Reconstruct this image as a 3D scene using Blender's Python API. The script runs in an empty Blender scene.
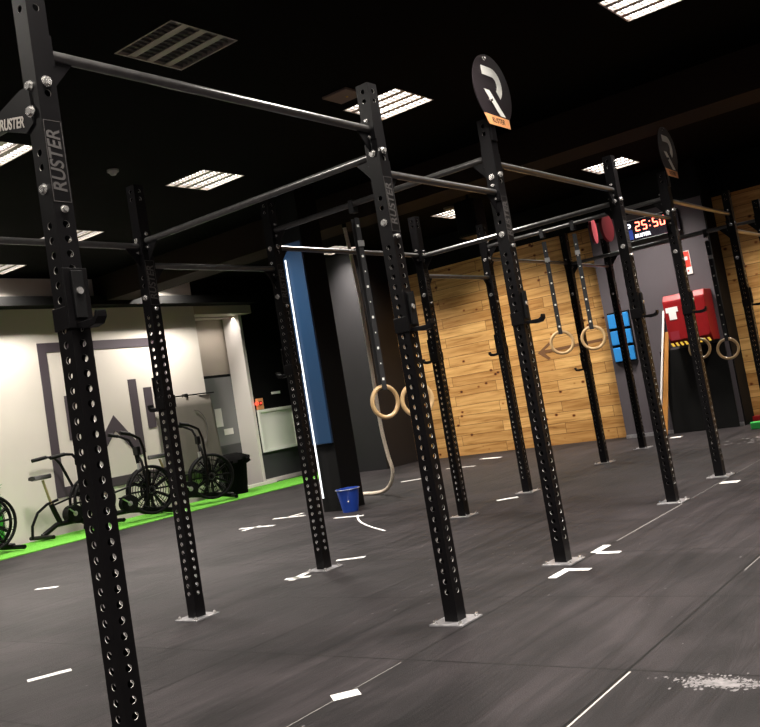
import bpy, math, random
from mathutils import Vector, Matrix
random.seed(7)
S = bpy.context.scene
COL = S.collection
PI = math.pi

# ------------------------------------------------------------------ materials
def mat(name, col, rough=.5, metal=0., emit=None, es=0., spec=.5, bump=None, var=None, coat=0.):
    m = bpy.data.materials.new(name); m.use_nodes = True
    nt = m.node_tree; b = nt.nodes['Principled BSDF']
    b.inputs['Base Color'].default_value = (*col, 1)
    b.inputs['Roughness'].default_value = rough
    b.inputs['Metallic'].default_value = metal
    b.inputs['Specular IOR Level'].default_value = spec
    b.inputs['Coat Weight'].default_value = coat
    if emit:
        b.inputs['Emission Color'].default_value = (*emit, 1); b.inputs['Emission Strength'].default_value = es
    tc = nt.nodes.new('ShaderNodeTexCoord')
    if var:                       # (scale, dark factor)
        n = nt.nodes.new('ShaderNodeTexNoise'); n.inputs['Scale'].default_value = var[0]; n.inputs['Detail'].default_value = 5
        nt.links.new(tc.outputs['Object'], n.inputs['Vector'])
        r = nt.nodes.new('ShaderNodeValToRGB'); r.color_ramp.elements[0].position = .3; r.color_ramp.elements[1].position = .7
        r.color_ramp.elements[0].color = (*[c * var[1] for c in col], 1); r.color_ramp.elements[1].color = (*col, 1)
        nt.links.new(n.outputs['Fac'], r.inputs['Fac']); nt.links.new(r.outputs['Color'], b.inputs['Base Color'])
    if bump:
        n = nt.nodes.new('ShaderNodeTexNoise'); n.inputs['Scale'].default_value = bump[0]; n.inputs['Detail'].default_value = 4
        nt.links.new(tc.outputs['Object'], n.inputs['Vector'])
        bn = nt.nodes.new('ShaderNodeBump'); bn.inputs['Strength'].default_value = bump[1]; bn.inputs['Distance'].default_value = .01
        nt.links.new(n.outputs['Fac'], bn.inputs['Height']); nt.links.new(bn.outputs['Normal'], b.inputs['Normal'])
    return m

M = {}
M['steel'] = mat('black_powder_coat', (.0032, .0028, .0034), .38, spec=.20, var=(9, .6))
M['steel_bar'] = mat('worn_bar_steel', (.05, .048, .048), .28, spec=1., coat=.7, var=(25, .5))
M['steel_bar'].node_tree.nodes['Principled BSDF'].inputs['Coat Roughness'].default_value = .22
M['raw'] = mat('raw_cut_steel', (.62, .60, .57), .35, metal=.35)
M['plate'] = mat('galvanised_plate', (.42, .41, .43), .35, metal=.55, var=(30, .6))
M['bolt'] = mat('bright_bolt', (.75, .74, .72), .22, metal=.8)
M['black'] = mat('black_paint', (.0025, .0025, .0025), .75, spec=.15)
M['blackwall'] = mat('black_wall_paint', (.020, .019, .021), .6, spec=.25, var=(1.2, .75))
M['ceil'] = mat('black_ceiling', (.0008, .0007, .0007), .9, spec=.05)
M['beam'] = mat('dark_brown_beam', (.022, .014, .011), .8, spec=.1)
M['greywall'] = mat('charcoal_wall_paint', (.088, .076, .086), .6, spec=.3, var=(1.5, .85))
M['white'] = mat('cream_wall_paint', (.64, .595, .54), .65, spec=.25, var=(1.2, .93))
M['logo'] = mat('purple_grey_wall_paint', (.055, .043, .054), .6)
M['beige'] = mat('beige_paint', (.42, .36, .30), .6)
M['jamb'] = mat('white_trim', (.75, .70, .66), .45)
M['doorglass'] = mat('frosted_grey_door', (.20, .20, .205), .25, spec=.5)
M['doorlow'] = mat('dark_grey_door_panel', (.06, .06, .065), .4)
M['board'] = mat('white_board', (.86, .85, .80), .45)
M['rubber'] = mat('black_rubber', (.005, .005, .0055), .6, spec=.2)
M['plastic'] = mat('black_plastic', (.004, .004, .0045), .55, spec=.15)
M['ringwood'] = mat('birch_ring', (.66, .44, .22), .35, coat=.3, var=(12, .75))
M['rope'] = mat('manila_rope', (.88, .76, .62), .8, bump=(220, .6), var=(60, .75))
M['strap'] = mat('black_webbing', (.012, .012, .014), .7)
M['mark'] = mat('white_print', (.8, .8, .76), .5)
M['letter'] = mat('grey_print', (.05, .046, .045), .5)
M['letterw'] = mat('pale_print', (.50, .46, .42), .5)
M['seamline'] = mat('dusty_seam', (.16, .15, .145), .8)
M['binblack'] = mat('matt_black_bin', (.003, .003, .003), .9, spec=.04)
M['arrowmark'] = mat('burnt_brown_mark', (.17, .075, .025), .7)
M['orange'] = mat('orange_label', (.80, .36, .15), .5)
M['disc'] = mat('charcoal_disc', (.018, .013, .016), .5, spec=.25, var=(14, .7))
M['blue'] = mat('blue_pad', (.006, .034, .090), .45)
M['bluebucket'] = mat('blue_plastic', (.012, .05, .32), .35)
M['skyblue'] = mat('sky_blue_plastic', (.025, .24, .62), .4)
M['red'] = mat('red_enamel', (.23, .005, .007), .45, spec=.3, var=(6, .8))
M['redsign'] = mat('red_sign', (.75, .05, .03), .45)
M['crimson'] = mat('crimson_vinyl', (.22, .010, .022), .5)
M['yellow'] = mat('yellow_stripe', (.80, .50, .06), .5)
M['paper'] = mat('white_paper', (.78, .74, .72), .6)
M['plank'] = mat('orange_pine', (.56, .25, .06), .45, var=(5, .7))
M['green'] = mat('green_foam', (.02, .30, .05), .5)
M['cloth'] = mat('grey_banner_cloth', (.12, .108, .092), .8, var=(3, .88))
M['tape'] = mat('white_floor_tape', (.82, .80, .78), .6, var=(25, .85))
M['chalk'] = mat('chalk_dust', (.22, .205, .21), .9, var=(40, .4))
M['housing'] = mat('lamp_housing', (.50, .43, .38), .4, metal=.3)
M['lamella'] = mat('louver_metal', (.16, .15, .14), .4, metal=.3)
M['tube_on'] = mat('fluorescent_tube', (1, 1, 1), .5, emit=(1, .97, .92), es=10)
M['tube_off'] = mat('unlit_tube', (.12, .11, .105), .4)
M['led'] = mat('red_led', (.5, .01, .005), .5, emit=(1, .16, .10), es=6)
M['ledw'] = mat('white_led', (.8, .8, .8), .5, emit=(.85, .88, 1), es=1.6)
M['ledlamp'] = mat('red_indicator', (.6, .02, .02), .4, emit=(1, .06, .03), es=3)
M['striplight'] = mat('white_light_strip', (.9, .9, .9), .5, emit=(.90, .95, 1), es=1.1)
M['clockface'] = mat('clock_face', (.012, .010, .016), .25)
M['clockblue'] = mat('clock_blue_label', (.02, .05, .30), .4)
M['smoke'] = mat('detector_plastic', (.55, .53, .50), .5)
M['brown'] = mat('speaker_grille', (.20, .14, .115), .6)
M['saddle'] = mat('saddle_vinyl', (.015, .015, .015), .5)
M['tan'] = mat('tan_seat_post', (.42, .33, .18), .3, metal=.4)
M['silver'] = mat('silver_metal', (.6, .6, .6), .3, metal=.7)

def node_mat_wood():
    m = bpy.data.materials.new('knotty_pine_planks'); m.use_nodes = True
    nt = m.node_tree; N = nt.nodes; L = nt.links; b = N['Principled BSDF']; b.inputs['Roughness'].default_value = .5
    b.inputs['Specular IOR Level'].default_value = .3
    tc = N.new('ShaderNodeTexCoord'); sep = N.new('ShaderNodeSeparateXYZ'); L.new(tc.outputs['Object'], sep.inputs[0])
    com = N.new('ShaderNodeCombineXYZ'); L.new(sep.outputs['Y'], com.inputs[0]); L.new(sep.outputs['Z'], com.inputs[1])
    br = N.new('ShaderNodeTexBrick'); L.new(com.outputs[0], br.inputs['Vector'])
    br.inputs['Color1'].default_value = (0, 0, 0, 1); br.inputs['Color2'].default_value = (1, 1, 1, 1); br.inputs['Mortar'].default_value = (.5, .5, .5, 1)
    br.inputs['Scale'].default_value = 1; br.inputs['Mortar Size'].default_value = .0035; br.inputs['Mortar Smooth'].default_value = .2
    br.inputs['Brick Width'].default_value = 1.9; br.inputs['Row Height'].default_value = .165; br.offset = .43; br.offset_frequency = 2
    # plank id pushes the grain lookup
    mul = N.new('ShaderNodeVectorMath'); mul.operation = 'MULTIPLY'; mul.inputs[1].default_value = (.9, 11, 1); L.new(com.outputs[0], mul.inputs[0])
    add = N.new('ShaderNodeVectorMath'); add.operation = 'MULTIPLY_ADD'; L.new(br.outputs['Color'], add.inputs[0]); add.inputs[1].default_value = (17, 9, 5); L.new(mul.outputs[0], add.inputs[2])
    n = N.new('ShaderNodeTexNoise'); n.inputs['Scale'].default_value = 1.6; n.inputs['Detail'].default_value = 6; n.inputs['Roughness'].default_value = .6; n.inputs['Distortion'].default_value = .6
    L.new(add.outputs[0], n.inputs['Vector'])
    r = N.new('ShaderNodeValToRGB'); e = r.color_ramp.elements
    e[0].position = .25; e[0].color = (.27, .115, .028, 1); e[1].position = .62; e[1].color = (.78, .47, .175, 1)
    x = e.new(.42); x.color = (.58, .315, .10, 1)
    L.new(n.outputs['Fac'], r.inputs['Fac'])
    pl = N.new('ShaderNodeMix'); pl.data_type = 'RGBA'; pl.blend_type = 'MULTIPLY'; pl.inputs[0].default_value = 1
    pr = N.new('ShaderNodeValToRGB'); pr.color_ramp.elements[0].color = (.66, .58, .50, 1); pr.color_ramp.elements[1].color = (1.0, 1.0, 1.0, 1)
    L.new(br.outputs['Color'], pr.inputs['Fac']); L.new(r.outputs['Color'], pl.inputs[6]); L.new(pr.outputs['Color'], pl.inputs[7])
    # knots
    v = N.new('ShaderNodeTexVoronoi'); v.inputs['Scale'].default_value = 4.3; v.feature = 'F1'
    kv = N.new('ShaderNodeVectorMath'); kv.operation = 'MULTIPLY'; kv.inputs[1].default_value = (1, 1.35, 1); L.new(com.outputs[0], kv.inputs[0]); L.new(kv.outputs[0], v.inputs['Vector'])
    kr = N.new('ShaderNodeValToRGB'); ke = kr.color_ramp.elements
    ke[0].position = .06; ke[0].color = (.10, .035, .012, 1); ke[1].position = .16; ke[1].color = (1, 1, 1, 1)
    kx = ke.new(.105); kx.color = (.50, .30, .16, 1)
    L.new(v.outputs['Distance'], kr.inputs['Fac'])
    kn = N.new('ShaderNodeMix'); kn.data_type = 'RGBA'; kn.blend_type = 'MULTIPLY'; kn.inputs[0].default_value = 1
    L.new(pl.outputs[2], kn.inputs[6]); L.new(kr.outputs['Color'], kn.inputs[7])
    mo = N.new('ShaderNodeMix'); mo.data_type = 'RGBA'; mo.inputs[7].default_value = (.10, .045, .015, 1)
    L.new(br.outputs['Fac'], mo.inputs[0]); L.new(kn.outputs[2], mo.inputs[6]); L.new(mo.outputs[2], b.inputs['Base Color'])
    return m
M['wood'] = node_mat_wood()

def node_mat_floor():
    m = bpy.data.materials.new('rubber_mat_floor'); m.use_nodes = True
    nt = m.node_tree; N = nt.nodes; L = nt.links; b = N['Principled BSDF']
    b.inputs['Specular IOR Level'].default_value = .16
    tc = N.new('ShaderNodeTexCoord'); O = tc.outputs['Object']
    def noise(sc, det, mapping, rough=.55, dist=0.):
        mp = N.new('ShaderNodeMapping'); mp.inputs['Scale'].default_value = mapping[0]; mp.inputs['Rotation'].default_value = (0, 0, mapping[1]); L.new(O, mp.inputs[0])
        n = N.new('ShaderNodeTexNoise'); n.inputs['Scale'].default_value = sc; n.inputs['Detail'].default_value = det; n.inputs['Roughness'].default_value = rough; n.inputs['Distortion'].default_value = dist
        L.new(mp.outputs[0], n.inputs['Vector']); return n.outputs['Fac']
    a = noise(1.1, 6, ((1, 1, 1), 0), dist=1.2)
    s = noise(3.0, 5, ((.35, 3.2, 1), -.6), dist=.8)
    g = noise(160, 3, ((1, 1, 1), 0))
    ra = N.new('ShaderNodeValToRGB'); e = ra.color_ramp.elements
    e[0].position = .30; e[0].color = (.0075, .0066, .0071, 1); e[1].position = .72; e[1].color = (.030, .0258, .0275, 1); L.new(a, ra.inputs[0])
    rs = N.new('ShaderNodeValToRGB'); rs.color_ramp.elements[0].position = .3; rs.color_ramp.elements[0].color = (.52, .52, .53, 1); rs.color_ramp.elements[1].position = .72; rs.color_ramp.elements[1].color = (1.30, 1.25, 1.26, 1); L.new(s, rs.inputs[0])
    m1 = N.new('ShaderNodeMix'); m1.data_type = 'RGBA'; m1.blend_type = 'MULTIPLY'; m1.inputs[0].default_value = 1; L.new(ra.outputs[0], m1.inputs[6]); L.new(rs.outputs[0], m1.inputs[7])
    rg = N.new('ShaderNodeValToRGB'); rg.color_ramp.elements[0].position = .35; rg.color_ramp.elements[0].color = (.8, .8, .8, 1); rg.color_ramp.elements[1].position = .7; rg.color_ramp.elements[1].color = (1.2, 1.2, 1.2, 1); L.new(g, rg.inputs[0])
    m2 = N.new('ShaderNodeMix'); m2.data_type = 'RGBA'; m2.blend_type = 'MULTIPLY'; m2.inputs[0].default_value = 1; L.new(m1.outputs[2], m2.inputs[6]); L.new(rg.outputs[0], m2.inputs[7])
    # seams of the square mats
    sep = N.new('ShaderNodeSeparateXYZ'); L.new(O, sep.inputs[0])
    def seam(out, off):
        x = N.new('ShaderNodeMath'); x.operation = 'ADD'; x.inputs[1].default_value = off; L.new(out, x.inputs[0])
        f = N.new('ShaderNodeMath'); f.operation = 'FRACT'; L.new(x.outputs[0], f.inputs[0])
        c = N.new('ShaderNodeMath'); c.operation = 'SUBTRACT'; c.inputs[1].default_value = .5; L.new(f.outputs[0], c.inputs[0])
        d = N.new('ShaderNodeMath'); d.operation = 'ABSOLUTE'; L.new(c.outputs[0], d.inputs[0])
        g_ = N.new('ShaderNodeMath'); g_.operation = 'GREATER_THAN'; g_.inputs[1].default_value = .494; L.new(d.outputs[0], g_.inputs[0]); return g_.outputs[0]
    sx = seam(sep.outputs['X'], .56); sy = seam(sep.outputs['Y'], .10)
    mx = N.new('ShaderNodeMath'); mx.operation = 'MAXIMUM'; L.new(sx, mx.inputs[0]); L.new(sy, mx.inputs[1])
    m3 = N.new('ShaderNodeMix'); m3.data_type = 'RGBA'; m3.inputs[7].default_value = (.0015, .0012, .0012, 1); L.new(mx.outputs[0], m3.inputs[0]); L.new(m2.outputs[2], m3.inputs[6])
    # dusty chalk haze towards the far right
    cz = noise(5, 6, ((.6, 1.6, 1), .5), rough=.7)
    L.new(m3.outputs[2], b.inputs['Base Color'])
    rr = N.new('ShaderNodeMapRange'); rr.inputs[3].default_value = .5; rr.inputs[4].default_value = .72; L.new(s, rr.inputs[0]); L.new(rr.outputs[0], b.inputs['Roughness'])
    bn = N.new('ShaderNodeBump'); bn.inputs['Strength'].default_value = .25; bn.inputs['Distance'].default_value = .004; L.new(g, bn.inputs['Height'])
    b2 = N.new('ShaderNodeBump'); b2.inputs['Strength'].default_value = .35; b2.inputs['Distance'].default_value = .03; L.new(s, b2.inputs['Height']); L.new(bn.outputs[0], b2.inputs['Normal']); L.new(b2.outputs[0], b.inputs['Normal'])
    return m
M['floor'] = node_mat_floor()
M['turf'] = mat('green_turf', (.10, .40, .015), .85, bump=(300, .8), var=(70, .55))
M['ivy'] = mat('artificial_grass_blades', (.03, .28, .02), .7)

# ------------------------------------------------------------------ mesh builder
class MB:
    def __init__(s): s.v = []; s.f = []; s.m = []; s.mats = []
    def mi(s, k):
        if k not in s.mats: s.mats.append(k)
        return s.mats.index(k)
    def raw(s, vs, fs, k):
        o = len(s.v); i = s.mi(k); s.v += [tuple(v) for v in vs]
        for f in fs: s.f.append([a + o for a in f]); s.m.append(i)
    def box(s, a, b, k='steel', mtx=None):
        x0, y0, z0 = a; x1, y1, z1 = b
        vs = [Vector(p) for p in ((x0,y0,z0),(x1,y0,z0),(x1,y1,z0),(x0,y1,z0),(x0,y0,z1),(x1,y0,z1),(x1,y1,z1),(x0,y1,z1))]
        if mtx: vs = [mtx @ v for v in vs]
        s.raw(vs, [(0,3,2,1),(4,5,6,7),(0,1,5,4),(1,2,6,5),(2,3,7,6),(3,0,4,7)], k); return s
    def cyl(s, p, q, r, k='steel', n=12, r2=None, caps=True):
        p = Vector(p); q = Vector(q); d = (q - p).normalized(); r2 = r if r2 is None else r2
        a = d.orthogonal().normalized(); b = d.cross(a)
        vs = []
        for c, rr in ((p, r), (q, r2)):
            for i in range(n):
                t = 2 * PI * i / n; vs.append(c + a * math.cos(t) * rr + b * math.sin(t) * rr)
        fs = [(i, (i + 1) % n, n + (i + 1) % n, n + i) for i in range(n)]
        if caps: fs += [tuple(range(n - 1, -1, -1)), tuple(range(n, 2 * n))]
        s.raw(vs, fs, k); return s
    def tube(s, pts, r, k='steel', n=10, close=False, rs=None):
        pts = [Vector(p) for p in pts]; N = len(pts); vs = []; prev = None
        for i, p in enumerate(pts):
            if close: d = pts[(i + 1) % N] - pts[i - 1]
            else: d = pts[min(i + 1, N - 1)] - pts[max(i - 1, 0)]
            d.normalize()
            a = d.orthogonal().normalized() if prev is None else (prev - d * prev.dot(d)).normalized()
            prev = a; b = d.cross(a); rr = rs[i] if rs else r
            for j in range(n):
                t = 2 * PI * j / n; vs.append(p + a * math.cos(t) * rr + b * math.sin(t) * rr)
        fs = []
        for i in range(N if close else N - 1):
            for j in range(n):
                A = i * n; B = ((i + 1) % N) * n; fs.append((A + j, A + (j + 1) % n, B + (j + 1) % n, B + j))
        if not close: fs += [tuple(range(n - 1, -1, -1)), tuple(range((N - 1) * n, N * n))]
        s.raw(vs, fs, k); return s
    def prism(s, poly, fn, t0, t1, k):
        """poly: 2D outline; fn(u, v, t) -> point"""
        n = len(poly); vs = [fn(u, v, t0) for u, v in poly] + [fn(u, v, t1) for u, v in poly]
        s.raw(vs, [tuple(range(n - 1, -1, -1)), tuple(range(n, 2 * n))] + [(i, (i + 1) % n, n + (i + 1) % n, n + i) for i in range(n)], k); return s
    def build(s, name, parent=None, smooth=False, loc=None, bevel=0):
        me = bpy.data.meshes.new(name); me.from_pydata(s.v, [], s.f)
        for k in s.mats: me.materials.append(M[k])
        me.polygons.foreach_set('material_index', s.m)
        if smooth:
            me.polygons.foreach_set('use_smooth', [True] * len(me.polygons))
            try: me.set_sharp_from_angle(angle=math.radians(40))
            except Exception: pass
        import bmesh
        bm = bmesh.new(); bm.from_mesh(me); bmesh.ops.recalc_face_normals(bm, faces=bm.faces); bm.to_mesh(me); bm.free()
        o = bpy.data.objects.new(name, me); COL.objects.link(o)
        if parent: o.parent = parent
        if loc: o.location = loc
        if bevel:
            md = o.modifiers.new('bevel', 'BEVEL'); md.width = bevel; md.segments = 2; md.limit_method = 'ANGLE'
        return o

def tag(o, label=None, cat=None, group=None, kind=None):
    if label: o['label'] = label
    if cat: o['category'] = cat
    if group: o['group'] = group
    if kind: o['kind'] = kind
    return o
def empty(name, loc=(0, 0, 0), rz=0, **k):
    o = bpy.data.objects.new(name, None); COL.objects.link(o); o.location = loc; o.rotation_euler = (0, 0, rz)
    o.empty_display_size = .1
    return tag(o, **k)
def struct(o): o['kind'] = 'structure'; return o
def copy_tree(o, parent=None, **k):
    c = o.copy(); COL.objects.link(c)
    c.parent = parent
    for ch in list(o.children): copy_tree(ch, c)
    return tag(c, **k)
def text_mesh(name, s, size, parent, mtx, k, ext=.001, shear=0., bold=.0, sx=1.):
    cu = bpy.data.curves.new(name, 'FONT'); cu.body = s; cu.size = size; cu.extrude = ext; cu.shear = shear; cu.offset = bold
    cu.align_x = 'CENTER'; cu.align_y = 'CENTER'
    t = bpy.data.objects.new('tmp', cu); COL.objects.link(t)
    dg = bpy.context.evaluated_depsgraph_get(); me = bpy.data.meshes.new_from_object(t.evaluated_get(dg))
    bpy.data.objects.remove(t)
    me.transform(Matrix.Diagonal((sx, 1, 1, 1))); me.transform(mtx)
    me.materials.clear(); me.materials.append(M[k]); me.name = name
    o = bpy.data.objects.new(name, me); COL.objects.link(o); o.parent = parent
    return o
def basis(o, x, y, z):
    m = Matrix.Identity(4)
    for i, v in enumerate((x, y, z)):
        for j in range(3): m[j][i] = v[j]
    for j in range(3): m[j][3] = o[j]
    return m

# ------------------------------------------------------------------ camera
f, pitch, roll, yaw = 913.1996, .0794, -.1647, .6427
CP = Vector((-3.7133, -2.5725, 1.0988))
F = Vector((math.cos(yaw) * math.cos(pitch), math.sin(yaw) * math.cos(pitch), math.sin(pitch)))
R = Vector((math.sin(yaw), -math.cos(yaw), 0)); U = R.cross(F)
R2 = math.cos(roll) * R + math.sin(roll) * U; U2 = -math.sin(roll) * R + math.cos(roll) * U
cd = bpy.data.cameras.new('camera'); cam = bpy.data.objects.new('camera', cd); COL.objects.link(cam)
cam.matrix_world = basis(CP, R2, U2, -F)
cd.sensor_width = 36; cd.lens = f * 36 / 760; cd.shift_x = (380 - 372.8593) / 760; cd.shift_y = (330.3255 - 363.5) / 760
cd.clip_start = .05
S.camera = cam

# ------------------------------------------------------------------ the room
X0, Y0, ZC = -7., -6.5, 3.7
struct(MB().box((X0, Y0, -.1), (10.4, 10.4, 0), 'floor').build('floor'))
LX = [-4.4, -1.96, .50, 2.95, 7.98]; LY = [-5.4, -3.02, -.60, 1.83, 4.27, 6.72]
LAMPS = [(x, y) for x in LX for y in LY] + [(3.03, 8.55), (5.98, 8.55)]
def cuts(vals, lo, hi):
    c = [lo, hi]
    for v in vals: c += [v - .2955, v + .2955]
    return sorted(set(round(q, 4) for q in c))
cb = MB()
for ya, yb in zip(cuts(LY + [8.55], Y0, 10.4)[:-1], cuts(LY + [8.55], Y0, 10.4)[1:]):
    ym = (ya + yb) / 2; row = [x for x, y in LAMPS if abs(y - ym) < .2956]
    xc = cuts(row, X0, 10.4)
    for xa, xb in zip(xc[:-1], xc[1:]):
        if any(abs((xa + xb) / 2 - x) < .2 and xb - xa < .7 for x in row): continue
        cb.box((xa, ya, ZC), (xb, yb, ZC + .1), 'ceil')
struct(cb.build('ceiling'))
struct(MB().box((4.95, Y0, 3.31), (5.45, 9.1, ZC), 'beam').build('trim_1'))
wl = MB().box((X0, 9.1, 0), (6.92, 9.28, ZC), 'white')
struct(wl.build('wall_left'))
struct(MB().box((X0, 9.28, 0), (6.92, 9.8, ZC), 'blackwall').build('wall_left_core'.replace('_core', '_rear')))
# black rail running along the white wall under the ceiling
struct(MB().box((X0, 8.80, 3.25), (8.2, 9.1, 3.38), 'black').build('trim_2'))
# header over the recess, recess back wall
struct(MB().box((6.92, 9.1, 3.10), (8.3, 9.75, 3.25), 'beige').box((6.92, 9.1, 3.25), (8.3, 9.75, ZC), 'black').build('trim_3'))
struct(MB().box((6.92, 9.75, 0), (8.9, 9.95, ZC), 'beige').build('wall_recess'))
struct(MB().box((8.44, 9.70, 0), (8.62, 9.75, 3.10), 'jamb').box((7.36, 9.72, 2.03), (8.44, 9.75, 2.08), 'black').box((8.13, 9.28, 0), (8.2, 9.70, 3.10), 'jamb').build('trim_4'))
d1 = struct(MB().box((7.40, 9.70, .80), (8.40, 9.745, 2.03), 'doorglass').box((7.40, 9.70, 0), (8.40, 9.745, .80), 'doorlow').box((8.40, 9.69, 0), (8.44, 9.75, 2.06), 'black').build('door_1'))
MB().box((8.28, 9.65, .93), (8.33, 9.70, 1.15), 'silver').build('door_handle', d1)
# black wall next to the recess, with a darker grey lower half
struct(MB().box((8.2, 9.3, .57), (9.6, 9.6, ZC), 'black').box((8.2, 9.3, 0), (9.6, 9.6, .57), 'doorlow').build('wall_back'))
struct(MB().box((8.2, 9.27, 0), (9.4, 9.30, .07), 'jamb').build('baseboard_back'))
struct(MB().box((6.92, 9.02, 0), (8.2, 9.1, .06), 'jamb').build('baseboard_recess'))
# black block in front of the corner
struct(MB().box((8.4, 6.67, 0), (9.6, 7.95, ZC), 'blackwall').build('wall_block'))
# pine wall and black band over it
struct(MB().box((9.3, 2.75, 0), (9.5, 6.67, 3.18), 'wood').build('wall_far'))
struct(MB().box((9.3, 2.75, 3.18), (9.5, 6.67, ZC), 'black').build('trim_5'))
struct(MB().box((9.05, 1.08, 0), (9.6, 2.75, 3.18), 'greywall').box((9.05, 1.08, 3.18), (9.6, 2.75, ZC), 'black').box((9.06, 1.06, 0), (9.6, 1.08, ZC), 'black').build('wall_timer'))
struct(MB().box((9.03, 1.08, 0), (9.05, 2.75, .05), 'plate').build('baseboard_timer'))
struct(MB().box((9.5, Y0, 0), (9.7, 1.06, 3.18), 'wood').box((9.5, Y0, 3.18), (9.7, 1.06, ZC), 'black').build('wall_far_right'))
struct(MB().box((X0, Y0 - .2, 0), (10.4, Y0, ZC), 'greywall').build('wall_right'))
struct(MB().box((X0 - .2, Y0, 0), (X0, 9.8, ZC), 'greywall').build('wall_near'))
# pillar with a blue pad
struct(MB().box((4.02, 4.0, 0), (4.38, 4.30, ZC), 'black').build('wall_pillar'))
pad = tag(MB().box((3.985, 4.0, .75), (4.02, 4.30, 3.04), 'blue').build('pillar_pad', bevel=.008), 'tall blue pad fixed to the left side of the black pillar', 'wall pad')
tag(MB().cyl((3.965, 4.235, .16), (3.965, 4.235, 2.86), .010, 'striplight', 10).build('light_strip', smooth=True),
    'thin glowing white light strip running down the blue padded pillar', 'light strip')

# ------------------------------------------------------------------ logo on the white wall
cx = 4.99
lg = empty('painted_logo', (cx, 9.1, 0), label='large purple-grey square logo of bars and a zigzag painted on the cream wall', cat='wall logo')
def wp(poly, name='logo_bar', t=.006, parent=lg):
    b = MB(); b.prism([(u - cx, v) for u, v in poly], lambda u, v, t_: (u, -t_, v), 0.0005, t, 'logo'); return b.build(name, parent)
fr = MB()
xl, xr, zb, zt, w = 3.85, 6.13, .51, 2.745, .14
for a, b_ in (((xl, zb), (xl + w, zt)), ((xr - w, zb), (xr, zt)), ((xl + w, zb), (xr - w, zb + w)), ((xl + w, zt - w), (xr - w, zt))):
    fr.box((a[0] - cx, -.006, a[1]), (b_[0] - cx, -.0005, b_[1]), 'logo')
fr.build('logo_frame', lg)
wp([(4.18, 1.30), (4.34, 1.30), (4.34, 1.95), (4.18, 1.95)]); wp([(5.62, 1.30), (5.78, 1.30), (5.78, 1.95), (5.62, 1.95)])
wp([(4.48, 2.10), (4.48, .94), (4.62, .90), (4.99, 1.34), (5.36, .90), (5.50, .94), (5.50, 2.10), (5.345, 2.10), (5.345, 1.14), (4.99, 1.58), (4.635, 1.14), (4.635, 2.10)], 'logo_zigzag')

# ------------------------------------------------------------------ turf and wall grass
tb = MB().box((.5, 7.76, 0), (9.3, 8.99, .012), 'turf')
tag(tb.build('turf_strip'), 'bright green turf strip along the cream wall under the exercise bikes', 'turf', kind='stuff')
iv = MB()
for i in range(2600):
    x = random.uniform(1.6, 3.0); z = random.uniform(.03, .84 + .03 * math.sin(x * 9)); y = 9.085
    a = random.uniform(0, PI); l = random.uniform(.03, .06); dx = math.cos(a) * .006; dz = math.sin(a) * .006
    tipx = x + random.uniform(-.03, .03); tz = z + random.uniform(-.02, .035)
    iv.raw([(x - dx, y, z - dz), (x + dx, y, z + dz), (tipx, y - l, tz)], [(0, 1, 2)], 'ivy')
iv.box((1.6, 9.07, .02), (2.98, 9.099, .86), 'ivy')
tag(iv.build('artificial_grass_panel'), 'green artificial grass panel on the cream wall at the left edge', 'grass panel', kind='stuff')

# ------------------------------------------------------------------ ceiling lights
def troffer(x, y, lit=True, label='', group=None, power=1., ls=.54, spread=116):
    t = empty('ceiling_light', (x, y, ZC + .044), label=label, cat='ceiling light', group=group)
    h = .295; b = MB()
    b.box((-h, -h, -.004), (h, h, -.001), 'housing')
    for a, c in (((-h, -h), (h, -h + .012)), ((-h, h - .012), (h, h)), ((-h, -h + .012), (-h + .012, h - .012)), ((h - .012, -h + .012), (h, h - .012))):
        b.box((a[0], a[1], -.045), (c[0], c[1], -.004), 'housing')
    # bays run along y ; plain strips between
    n = 4; bay = .098; gap = (2 * (h - .012) - n * bay) / 3
    for i in range(3):
        x0 = -h + .012 + (i + 1) * bay + i * gap
        b.box((x0, -h + .012, -.04), (x0 + gap, h - .012, -.034), 'housing')
    b.build('housing', t)
    lv = MB()
    for i in range(n):
        x0 = -h + .012 + i * (bay + gap)
        MB().box((x0 + .006, -h + .016, -.016), (x0 + bay - .006, h - .016, -.007), 'tube_on' if lit else 'tube_off').build('lamp_tube', t)
    q = h - .013; comb = [(-q, -q)]
    for j in range(11):
        yy = -q + .02 + j * (2 * q - .04) / 10
        comb += [(-q + .004, yy - .0022), (q, yy - .0022), (q, yy + .0022), (-q + .004, yy + .0022)]
    comb += [(-q + .004, q), (-q, q)]
    comb[1:1] = [(-q + .004, -q)]
    lv.prism(comb, lambda u, v, t_: (u, v, t_), -.0335, -.018, 'lamella')
    lv.build('louver', t)
    if lit:
        l = bpy.data.lights.new('troffer_lamp', 'AREA'); l.shape = 'SQUARE'; l.size = ls; l.energy = 84 * power; l.color = (1, .93, .84); l.spread = math.radians(spread)
        lo = bpy.data.objects.new('troffer_lamp', l); COL.objects.link(lo); lo.location = (x, y, ZC - .05)
    return t
names = {(2, 3): 'unlit square louvered ceiling light above the nearest corner of the rig',
 (3, 3): 'lit square louvered ceiling light just behind the top of the middle front upright',
 (2, 4): 'lit square ceiling light cut by the left picture edge beside the nearest upright',
 (3, 4): 'lit square ceiling light right of the smoke detector over the left of the rig',
 (3, 5): 'small lit ceiling light low at the left behind the nearest upright',
 (4, 3): 'lit bluish-white ceiling light behind the top of the upright right of the lettered disc',
 (3, 2): 'lit louvered ceiling light cut by the top picture edge right of the round logo sign',
 (4, 4): 'tiny distant ceiling light seen past the beam left of the round logo sign'}
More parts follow.
